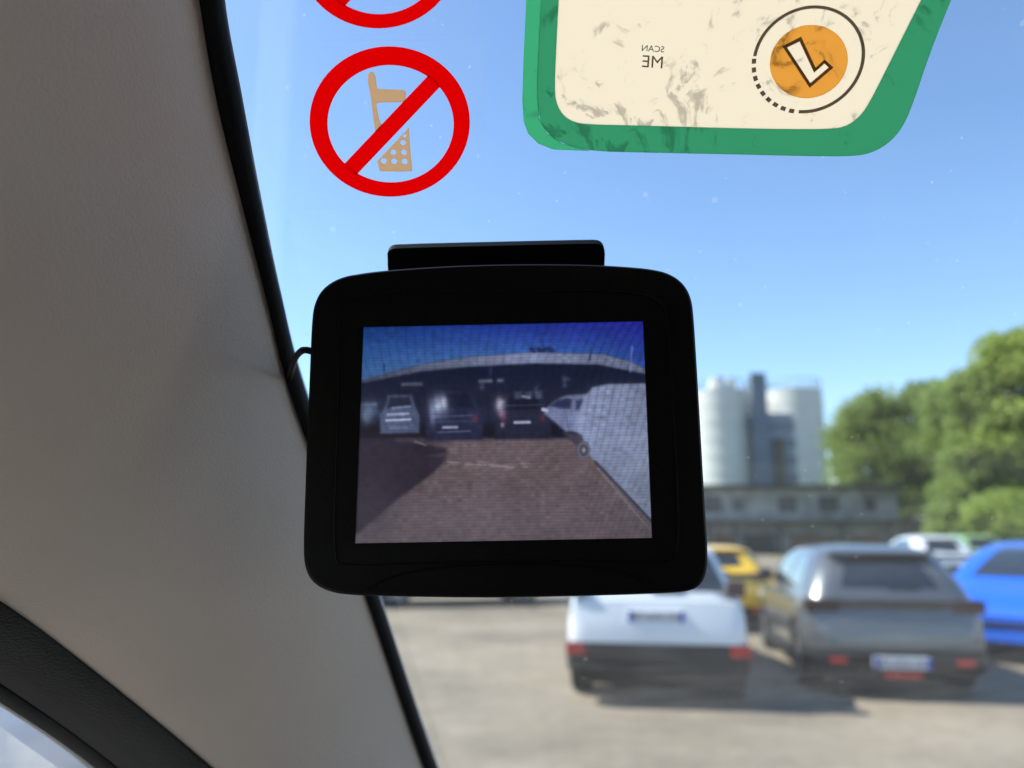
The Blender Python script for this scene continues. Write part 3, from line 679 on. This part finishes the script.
    if S.get('spoiler', 1):
        yr, yf, wf = g(S['rw'][1] + .03); MB().box((-W * wf * .88, yr - .13, S['rw'][1] + .035), (W * wf * .88, yr + .25, S['rw'][1] + .065)).obj('spoiler', paint, root, local=True, bevel=.015)
    # wheels
    for y in wy:
        for sx in (-1, 1):
            wl_ = MB(); xo = sx * (W - .015)
            prof = [(-.20, wr * .62), (-.20, wr * .93), (-.17, wr), (-.03, wr), (0, wr * .94), (-.004, wr * .68), (-.03, wr * .64)]
            rings = [[(xo + sx * dx, y + r_ * math.cos(t), wr + r_ * math.sin(t)) for t in (2 * math.pi * k / 28 for k in range(28))] for dx, r_ in prof]
            ty = wl_.rings(rings, cap=True); t_o = ty.obj('wheel', tyre, root, local=True, smooth=True, autosmooth=40)
            rb = MB(); xr = xo - sx * .045
            rb.disc((xr, y, wr), (sx, 0, 0), wr * .2, .03, 16)
            for k in range(5):
                a = 2 * math.pi * k / 5 + .3; c_, s_ = math.cos(a), math.sin(a); q = []
                for rad, hw in ((wr * .12, .05), (wr * .64, .038)):
                    for sg in (-1, 1): q.append((xr + sx * .022, y + c_ * rad - s_ * hw * sg, wr + s_ * rad + c_ * hw * sg))
                q2 = [(x - sx * .02, a_, b_) for x, a_, b_ in q]; rb.add(q + q2, [(0, 1, 3, 2), (4, 6, 7, 5), (0, 2, 6, 4), (1, 5, 7, 3), (0, 4, 5, 1), (2, 3, 7, 6)])
            rr = [[(xr + sx * dx, y + r_ * math.cos(t), wr + r_ * math.sin(t)) for t in (2 * math.pi * k / 28 for k in range(28))] for dx, r_ in ((.01, wr * .67), (.035, wr * .66), (.03, wr * .6), (.01, wr * .6))]
            rb.rings(rr + rr[:1], cap=False); rb.obj('rim', rim, t_o, local=True, smooth=True, autosmooth=30)
    # lamps
    for x0, x1, z0, z1, yy, yb in S.get('tails', []):
        for sx in (-1, 1):
            a, b = sorted((sx * x0 * W, sx * x1 * W)); MB().box((a, yy, z0), (b, yb, z1)).obj('tail_light', smoke if S.get('smoked') else redl, root, local=True, bevel=.015)
    for x0, x1, z0, z1, yy, yb in S.get('refl', []):
        for sx in ((-1, 1) if x0 > 0 else (0,)):
            a, b = sorted((sx * x0 * W, sx * x1 * W)) if sx else (x0 * W, x1 * W); MB().box((a, yy, z0), (b, yb, z1)).obj('rear_reflector', redl, root, local=True, bevel=.008)
    for x0, x1, z0, z1, yy, yb in S.get('heads', []):
        for sx in (-1, 1):
            a, b = sorted((sx * x0 * W, sx * x1 * W)); MB().box((a, yy, z0), (b, yb, z1)).obj('headlight', wl, root, local=True, bevel=.03)
    if S.get('foglamps'):
        for sx in (-1, 1): MB().disc((sx * W * .7, L - .25, .38), (0, 1, 0), .06, .2, 18).obj('fog_lamp', wl, root, local=True)
    if S.get('grille'):
        MB().box((-W * .5, L - .3, .38), (W * .5, L - .0, .52)).obj('grille', blk, root, local=True, bevel=.02)
    for x0, x1, z0, z1, yy, yb in S.get('strip', []): MB().box((x0 * W, yy, z0), (x1 * W, yb, z1)).obj('tailgate_strip', mat('car_gloss_black', (.008, .008, .009), .08, coat=1), root, local=True, bevel=.012)
    if S.get('plate'):
        z, yy = S['plate']
        p = MB().box((-.26, yy, z - .055), (.26, yy + .05, z + .055)).obj('number_plate', pw, root, local=True, bevel=.004)
        for bx in (-.258, .213): MB().box((bx, yy - .003, z - .052), (bx + .045, yy - .0005, z + .052)).obj('plate_band', pb, p, local=True)
        if not far:
            ch = MB(); ch.box((-.20, yy - .002, z - .036), (.20, yy - .0004, z - .030))
            for k, bx in enumerate((-.19, -.135, -.06, -.005, .05, .125, .178)):
                ch.box((bx - .019, yy - .002, z - .035), (bx - .010, yy - .0004, z + .035)).box((bx + .008, yy - .002, z - .035), (bx + .017, yy - .0004, z + .035)).box((bx - .0099, yy - .002, z + (.026 if k % 2 else -.006)), (bx + .0079, yy - .0004, z + (.035 if k % 2 else .005)))
            ch.obj('plate_marks', mat('plate_ink', (.02, .02, .03), .6), p, local=True)
    if S.get('wiper'):
        yr, yf, wf = g(S['rw'][0] + .05); MB().box((-.02, yr - .05, S['rw'][0] - .02), (.28, yr - .025, S['rw'][0] + .0)).obj('wiper', blk, root, local=True)
    return root

hatch = dict(W=1.70, L=4.05, H=1.44, belt=.93, wr=.315, wheels=(.74, 3.28), clad=.0,
    st=[(0, .72, .28, .58), (.03, .84, .25, .70), (.09, .93, .22, .87), (.22, .985, .20, .94), (.8, 1.0, .19, .955), (2.2, 1.0, .19, .94), (2.95, .995, .19, .95), (3.35, .98, .20, .87), (3.75, .93, .21, .76), (3.95, .84, .23, .66), (4.05, .70, .27, .56)],
    gl=[(.90, .12, 3.10, .94), (.98, .16, 3.00, .91), (1.15, .28, 2.72, .82), (1.30, .42, 2.38, .73), (1.375, .56, 2.10, .66), (1.42, .80, 1.85, .54), (1.44, 1.1, 1.6, .34)],
    rw=(1.02, 1.31), sw=((.10, .44), (.47, .86)),
    strip=[(-.62, .62, .84, .92, .045, .12)], tails=[(.62, .97, .80, .92, .055, .24)], refl=[(.58, .76, .32, .38, -.025, .2), (-.20, .20, .20, .26, -.035, .1)],
    heads=[(.55, .92, .62, .74, 3.72, 3.95)], grille=1, plate=(.345, -.035), wiper=1)
hatch['clad'] = .46; hatch['smoked'] = 1; hatch['inset'] = .09
small = dict(hatch); small.update(smoked=1, W=1.70, L=3.95, H=1.46, clad=.56, plate=(.80, .02), strip=[], tails=[(.80, .98, .98, 1.12, .07, .24)], refl=[(.78, .99, .45, .55, -.025, .2)],
    wheels=(.70, 3.2), st=[(0, .86, .26, .62), (.03, .93, .24, .76), (.08, .97, .22, .93), (.22, .99, .20, .98), (.8, 1.0, .19, .98), (2.2, 1.0, .19, .96), (2.85, .995, .19, .95), (3.3, .98, .20, .87), (3.65, .93, .21, .76), (3.85, .84, .23, .66), (3.95, .70, .27, .56)],
    gl=[(.92, .09, 3.0, .95), (1.0, .12, 2.9, .90), (1.16, .22, 2.65, .82), (1.32, .34, 2.3, .74), (1.40, .46, 2.05, .70), (1.445, .66, 1.8, .62), (1.46, .95, 1.5, .45)], rw=(1.02, 1.34), inset=-.10)
suv = dict(hatch); suv.update(W=1.84, L=4.45, H=1.62, wr=.34, wheels=(.82, 3.55), clad=.42, plate=(.6, .0), foglamps=1,
    st=[(0, .84, .32, .70), (.03, .92, .30, .84), (.10, .97, .27, 1.0), (.25, .99, .25, 1.04), (.9, 1.0, .24, 1.05), (2.4, 1.0, .24, 1.03), (3.1, .995, .24, 1.05), (3.6, .98, .25, .98), (4.05, .94, .26, .90), (4.32, .86, .28, .78), (4.45, .72, .32, .64)],
    gl=[(.98, .12, 3.3, .94), (1.08, .16, 3.18, .92), (1.28, .26, 2.85, .87), (1.48, .38, 2.5, .81), (1.56, .52, 2.25, .77), (1.605, .74, 1.95, .69), (1.62, 1.0, 1.6, .5)], belt=1.02,
    rw=(1.12, 1.48), heads=[(.5, .93, .78, .88, 4.1, 4.33)], tails=[(.72, .98, .86, 1.0, .04, .26)], strip=[], refl=[])
van = dict(suv); van.update(W=1.85, L=4.5, H=1.85, rw=(1.2, 1.66), belt=1.08, spoiler=0,
    gl=[(1.0, .06, 3.55, .96), (1.1, .07, 3.45, .95), (1.4, .10, 3.1, .92), (1.66, .13, 2.8, .89), (1.78, .2, 2.55, .85), (1.83, .35, 2.3, .78), (1.85, .6, 2.0, .6)])

def gx(px, y): return at_y(px, 600, y)
# white hatchback (rear at 7.5 m) and grey hatchback beside it, nosed in slightly to the right
def place(pxl, pxr, y, S):  # midpoint of rear between two photo columns
    a = (pxl + pxr) / 2; q = at_y(a, 650, y); return (q.x, y, 0)
car('parked_car', 'white hatchback with black bumper, half hidden below the monitor', 'car', place(572, 742, 7.45, small), 9, ('white', (.72, .73, .74), 0), small)
car('parked_car', 'metallic grey hatchback between the white car and the blue car', 'car', place(817, 984, 7.75, hatch), 10, ('grey', (.13, .137, .145), .45), hatch)
bl = at_z(1075, 700, 0)
car('parked_car', 'bright blue car at the right edge, bonnet towards the grey car', 'car', (8.85, 12.5, 0), -132, ('blue', (.001, .11, .62), 0), hatch)
yq = at_y(719, 585, 12.6)
low = dict(hatch); low['H'] = 1.33; low['clad'] = .3; low['gl'] = [(z * .925 + (.0 if z > .95 else .03), a, b, c) for z, a, b, c in hatch['gl']]; low['rw'] = (1.02, 1.22)
low['sw'] = ((.12, .44), (.47, .82))
car('parked_car', 'yellow car in the row behind, beyond the white and grey cars', 'car', (yq.x, 12.6, 0), 9, ('yellow', (.85, .50, .03), 0), low)
fq = at_y(948, 560, 21)
car('parked_car', 'white car with dark rear window far off between grey and blue cars', 'car', (fq.x, 21, 0), 9, ('white', (.72, .73, .74), 0), hatch)
fq = at_y(990, 560, 24)
car('parked_car', 'pale green car far off behind the blue car, below the trees', 'car', (fq.x, 24, 0), 6, ('palegreen', (.30, .46, .20), 0), hatch)
fq = at_z(425, 607)
car('parked_car', 'dark blue car far left, only its wheels showing under the monitor', 'car', (fq.x - 1.6, fq.y + .6, 0), 78, ('darkblue', (.02, .04, .09), .3), suv)
# van added left of the cab to give the side window its pale patch
car('added_van', 'white van added close by for the pale patch in the side window at bottom left', 'van', (-2.86, 1.2, 0), 0, ('vanwhite', (.80, .80, .82), 0), van)

# ================================================================== SILOS, WORKS BUILDING
def silos():
    conc = mat('silo_concrete', (.62, .61, .57), .8, var=.07, scale=.35); dark = mat('tower_grey', (.25, .29, .35), .8, var=.12, scale=.5)
    steel = mat('silo_steel', (.25, .26, .28), .6, metal=.3)
    Y = 85.0
    def rp(px, py): q = at_y(px, py, Y + 2.5); return q
    def silo(pxa, pxb, pyt, label, dome):
        a = rp(pxa, 480); b = rp(pxb, 480); cx = (a.x + b.x) / 2; r_ = (b.x - a.x) / 2; zt = rp(pxa, pyt).z
        root = empty('silo', (cx, Y + r_, 0), label, 'silo', 'white storage silos behind the low building')
        s = MB().disc((cx, Y + r_, 0), (0, 0, 1), r_, zt, 48).obj('drum', conc, root, smooth=True, autosmooth=30)
        bands = MB()
        for k in range(1, 9): 
            z = zt * k / 9; bands.disc((cx, Y + r_, z), (0, 0, 1), r_ + .05, .18, 48)
        bands.obj('hoop', conc, root, smooth=True, autosmooth=30)
        MB().disc((cx, Y + r_, zt), (0, 0, 1), r_ * .99, .3, 48, r2=r_ * .5).obj('roof', conc, root, smooth=True, autosmooth=30)
        rail = MB()
        for k in range(18):
            t = 2 * math.pi * k / 18; p = Vector((cx + math.cos(t) * r_ * .96, Y + r_ + math.sin(t) * r_ * .96, zt)); rail.tube([p, p + Vector((0, 0, 1.1))], .05, 6)
        ring = [Vector((cx + math.cos(2 * math.pi * k / 36) * r_ * .96, Y + r_ + math.sin(2 * math.pi * k / 36) * r_ * .96, zt + 1.1)) for k in range(37)]; rail.tube(ring, .05, 6)
        rail.obj('railing', steel, root)
        if dome: MB().disc((cx - r_ * .1, Y + r_, zt + .5), (0, 0, 1), 1.1, 1.3, 20, r2=.8).disc((cx + r_ * .4, Y + r_, zt + .4), (0, 0, 1), .5, 1.4, 16).obj('roof_hatch', conc, root)
        return cx, r_, zt
    silo(697, 756, 392, 'left white silo, nearest the monitor, with a hatch on top', True)
    silo(774, 829, 391, 'right white silo, beside the trees', False)
    # grey lift tower between them
    a = rp(753, 480); b = rp(788, 416)
    root = empty('lift_tower', ((a.x + b.x) / 2, Y - 1, 0), 'dark grey lift shaft standing between the two white silos', 'tower')
    MB().box((a.x, Y + .3, 0), (b.x, Y + 4, b.z)).obj('shaft', dark, root, bevel=.05)
    c = rp(748, 480); d = rp(757, 378)
    MB().box((c.x, Y - .6, 0), (d.x, Y + .29, d.z)).obj('riser', mat('riser_grey', (.15, .18, .23), .7), root, bevel=.05)
    g = MB()
    for k in range(7): z = b.z * (k + .5) / 7.5; g.box((a.x + 1.0, Y + .2, z), (b.x - .15, Y + .297, z + .9))
    g.obj('louvre', mat('louvre_dark', (.16, .19, .24), .6), root)
    e = rp(774, 480).x; MB().box((e - .5, Y - .1, 0), (e + .5, Y + .19, rp(774, 440).z)).obj('conveyor_leg', mat('conveyor_brown', (.12, .105, .08), .7), root)
    t = rp(776, 396); u = rp(789, 412); MB().box((t.x, Y + 1, u.z), (u.x, Y + 3.2, t.z)).obj('head_house', mat('head_house_cream', (.62, .56, .42), .7), root, bevel=.1)
    ant = MB(); 
    for px, py in ((719, 382), (725, 385), (815, 380)):
        q = rp(px, py); zb = rp(px, 394).z; ant.tube([(q.x, Y + 3, zb - .5), (q.x, Y + 3, q.z)], .07, 6)
    ant.obj('mast', steel, root)
silos()

def works():
    Y = 52.0
    wall = mat('works_wall', (.31, .30, .28), .9, var=.45, scale=.9); low = mat('works_lower', (.24, .24, .23), .9, var=.25, scale=.7)
    roofm = mat('works_roof', (.035, .04, .045), .7); rec = mat('works_recess', (.05, .05, .052), .8); brick = mat('works_brick', (.20, .12, .085), .9, var=.2, scale=2)
    x0 = at_y(540, 500, Y).x; x1 = at_y(897, 500, Y).x; zr = at_y(800, 485, Y).z; zl = at_y(800, 520, Y).z
    root = empty('works_building', ((x0 + x1) / 2, Y, 0), 'long low grey works building with dark roof edge below the silos', 'building')
    MB().box((x0, Y, 0), (x1, Y + 12, zl)).obj('lower_wall', low, root)
    MB().box((x0, Y + .02, zl), (x1, Y + 12, zr - .25)).obj('upper_wall', wall, root)
    MB().box((x0 - .3, Y - .5, zr - .25), (x1 + .5, Y + 12.4, zr)).obj('roof', roofm, root, bevel=.04)
    MB().box((x0 - .1, Y - 1.1, zl - .15), (x1 + 1.6, Y - .003, zl + .02)).obj('canopy', roofm, root, bevel=.03)
    for px in (600, 640, 680, 712, 738, 787, 828, 869):
        q = at_y(px, 500, Y).x; big = random.random() < .5
        w_ = .55 if big else .38
        fr = MB().box((q - w_ - .06, Y - .03, zl + .55), (q + w_ + .06, Y + .018, zr - .75)).obj('window', wall if not big else rec, root)
        MB().box((q - w_, Y - .045, zl + .62), (q + w_, Y - .032, zr - .82)).obj('pane', mat('works_glass', (.07, .075, .075), .3), fr)
    for pa, pb in ((600, 630), (650, 690), (714, 730), (742, 775), (790, 835), (850, 880)):
        a = at_y(pa, 530, Y).x; b = at_y(pb, 530, Y).x
        MB().box((a, Y - .06, 0), (b, Y - .003, zl - .9)).obj('shutter_door', brick if (pa // 10) % 2 else rec, root)
        MB().box((a - .1, Y - .09, zl - .9), (b + .1, Y - .003, zl - .7)).obj('lintel', wall, root)
    for px in (708, 735, 780, 842, 890):
        q = at_y(px, 530, Y - 1).x; MB().box((q - .09, Y - 1.0, 0), (q + .09, Y - .85, zl - .151)).obj('canopy_post', roofm, root)
    # small lean-to towards the trees
    x2 = at_y(925, 500, Y + 3).x; zz = at_y(900, 519, Y + 3).z
    r2 = empty('lean_to_shed', (x2, Y + 3, 0), 'low dark shed at the right end of the works building, below the trees', 'shed')
    MB().box((x1 + .02, Y + 3, 0), (x2, Y + 9, zz - .2)).obj('shed_wall', low, r2); MB().box((x1 + .02, Y + 2.7, zz - .2), (x2 + .3, Y + 9.2, zz)).obj('shed_roof', roofm, r2)
works()

# ================================================================== TREES
def leafmat(name, a, b_):
    m = bpy.data.materials.new(name); m.use_nodes = True; t = m.node_tree
    for n in list(t.nodes):
        if n.type == 'BSDF_PRINCIPLED': t.nodes.remove(n)
    out = [n for n in t.nodes if n.type == 'OUTPUT_MATERIAL'][0]; N = t.nodes.new; Lk = t.links.new
    tc = N('ShaderNodeTexCoord'); n = N('ShaderNodeTexNoise'); n.inputs['Scale'].default_value = .9; n.inputs['Detail'].default_value = 6; Lk(tc.outputs['Object'], n.inputs['Vector'])
    cr = N('ShaderNodeValToRGB'); cr.color_ramp.elements[0].position = .35; cr.color_ramp.elements[1].position = .65; cr.color_ramp.elements[0].color = (*a, 1); cr.color_ramp.elements[1].color = (*b_, 1)
    Lk(n.outputs['Fac'], cr.inputs[0])
    d = N('ShaderNodeBsdfDiffuse'); tr = N('ShaderNodeBsdfTranslucent'); mx = N('ShaderNodeMixShader'); mx.inputs[0].default_value = .58
    Lk(cr.outputs[0], d.inputs[0]); Lk(cr.outputs[0], tr.inputs[0]); Lk(d.outputs[0], mx.inputs[1]); Lk(tr.outputs[0], mx.inputs[2]); Lk(mx.outputs[0], out.inputs[0]); return m
LM = [leafmat('leaves_mid', (.23, .30, .08), (.38, .46, .15)), leafmat('leaves_fresh', (.28, .36, .08), (.46, .54, .16)), leafmat('leaves_dark', (.18, .25, .07), (.30, .38, .12))]
BARK = mat('bark', (.12, .10, .08), .95, var=.3, scale=4, bump=.6, bscale=12)
def tree(px, pytop, wpx, Y, lm, label, seed, low=.18, nl=24000, name='deciduous_tree', leaf=.17, group='trees beyond the car park'):
    rng = np.random.default_rng(seed); t = at_y(px, pytop, Y); Hh = t.z; rad = wpx / 2 / FPX * Y; x = t.x
    root = empty(name, (x, Y, 0), label, 'tree' if name != 'bush' else 'bush', group)
    tr = MB(); tr.tube([(x, Y, -.1), (x + .1, Y, Hh * .25), (x - .1, Y, Hh * .5), (x, Y, Hh * .82)], [Hh * .028, Hh * .02, Hh * .013, .04], 10)
    nc = int(30 + Hh * 6); cl = []
    for k in range(nc):
        zz = low + (1 - low) * rng.uniform(0, 1) ** .85; z = Hh * zz
        wz = rad * math.sqrt(max(.02, 1 - ((zz - (.45 + low * .3)) / (.60)) ** 2)); a = rng.uniform(0, 2 * math.pi); rr = wz * rng.uniform(.25, .88)
        c = np.array([x + math.cos(a) * rr, Y + math.sin(a) * rr, z * .93 + .2]); cr = rad * rng.uniform(.10, .27)
        c[2] = min(c[2], Hh - cr * .7); cl.append((c, cr))
        if k % 3 == 0 and Hh > 4:
            s = Vector((x, Y, max(.8, z * .6))); e = Vector(c); tr.tube([s, s.lerp(e, .5) + Vector((0, 0, .3)), e], [Hh * .010, Hh * .006, .02], 6)
    tr.obj('trunk', BARK, root, smooth=True)
    tot = sum(r * r for c, r in cl); V = []
    for c, r in cl:
        n = int(nl * r * r / tot); d = rng.normal(size=(n, 3)); d /= np.linalg.norm(d, axis=1)[:, None]
        rr = r * 2.1 * rng.uniform(.05, 1.0, n) ** .9; p = c + d * rr[:, None] * np.array([1, 1, .72]); V.append(p)
    P = np.concatenate(V); n = len(P)
    a = rng.normal(size=(n, 3)); a /= np.linalg.norm(a, axis=1)[:, None]; b = np.cross(a, rng.normal(size=(n, 3))); b /= np.linalg.norm(b, axis=1)[:, None]
    s = leaf * rng.uniform(.6, 1.3, n)[:, None]; a *= s; b *= s * .62
    P = P - np.array([x, Y, 0]); P[:, 2] = np.maximum(P[:, 2], .15)
    vv = np.stack([P - a, P + b, P + a, P - b], 1).reshape(-1, 3)
    me = bpy.data.meshes.new('crown'); me.vertices.add(len(vv)); me.vertices.foreach_set('co', vv.ravel())
    me.loops.add(n * 4); me.loops.foreach_set('vertex_index', np.arange(n * 4)); me.polygons.add(n); me.polygons.foreach_set('loop_start', np.arange(n) * 4); me.update(); me.validate()
    me.materials.append(LM[lm]); o = bpy.data.objects.new('crown', me); COL.objects.link(o); o.parent = root
tree(866, 388, 92, 68, 0, 'tree at the left end of the row, beside the right silo', 1)
tree(926, 376, 96, 66, 2, 'darker tree second from the left, above the right end of the works roof', 2)
tree(951, 371, 76, 57, 0, 'mid-green tree filling the skyline between the darker tree and its right neighbour', 12)
tree(978, 366, 84, 44, 0, 'lighter mid-green tree directly left of the tallest one', 3)
tree(1018, 328, 104, 43, 1, 'tallest tree, its top rising near the right edge', 4, nl=34000)
tree(1085, 350, 120, 47, 0, 'broad tree past the right edge, beside the tallest tree', 5)
tree(1180, 370, 130, 50, 2, 'tree far past the right edge of the row', 6, nl=9000)
tree(842, 425, 50, 72, 2, 'small tree in the gap between the right silo and the left tree', 7, nl=5000)
tree(900, 425, 60, 74, 2, 'small shaded tree deep in the gap between the two leftmost trees', 8, nl=6000)
tree(1000, 494, 70, 36, 1, 'fresh yellow-green bush under the tallest tree', 9, low=.05, nl=8000, name='bush', leaf=.12, group='bushes below the trees')
tree(952, 505, 60, 38, 0, 'mid-green bush left of the yellow-green one', 10, low=.05, nl=6000, name='bush', leaf=.12, group='bushes below the trees')
tree(1060, 490, 70, 37, 1, 'fresh green bush past the right edge', 11, low=.05, nl=6000, name='bush', leaf=.12, group='bushes below the trees')
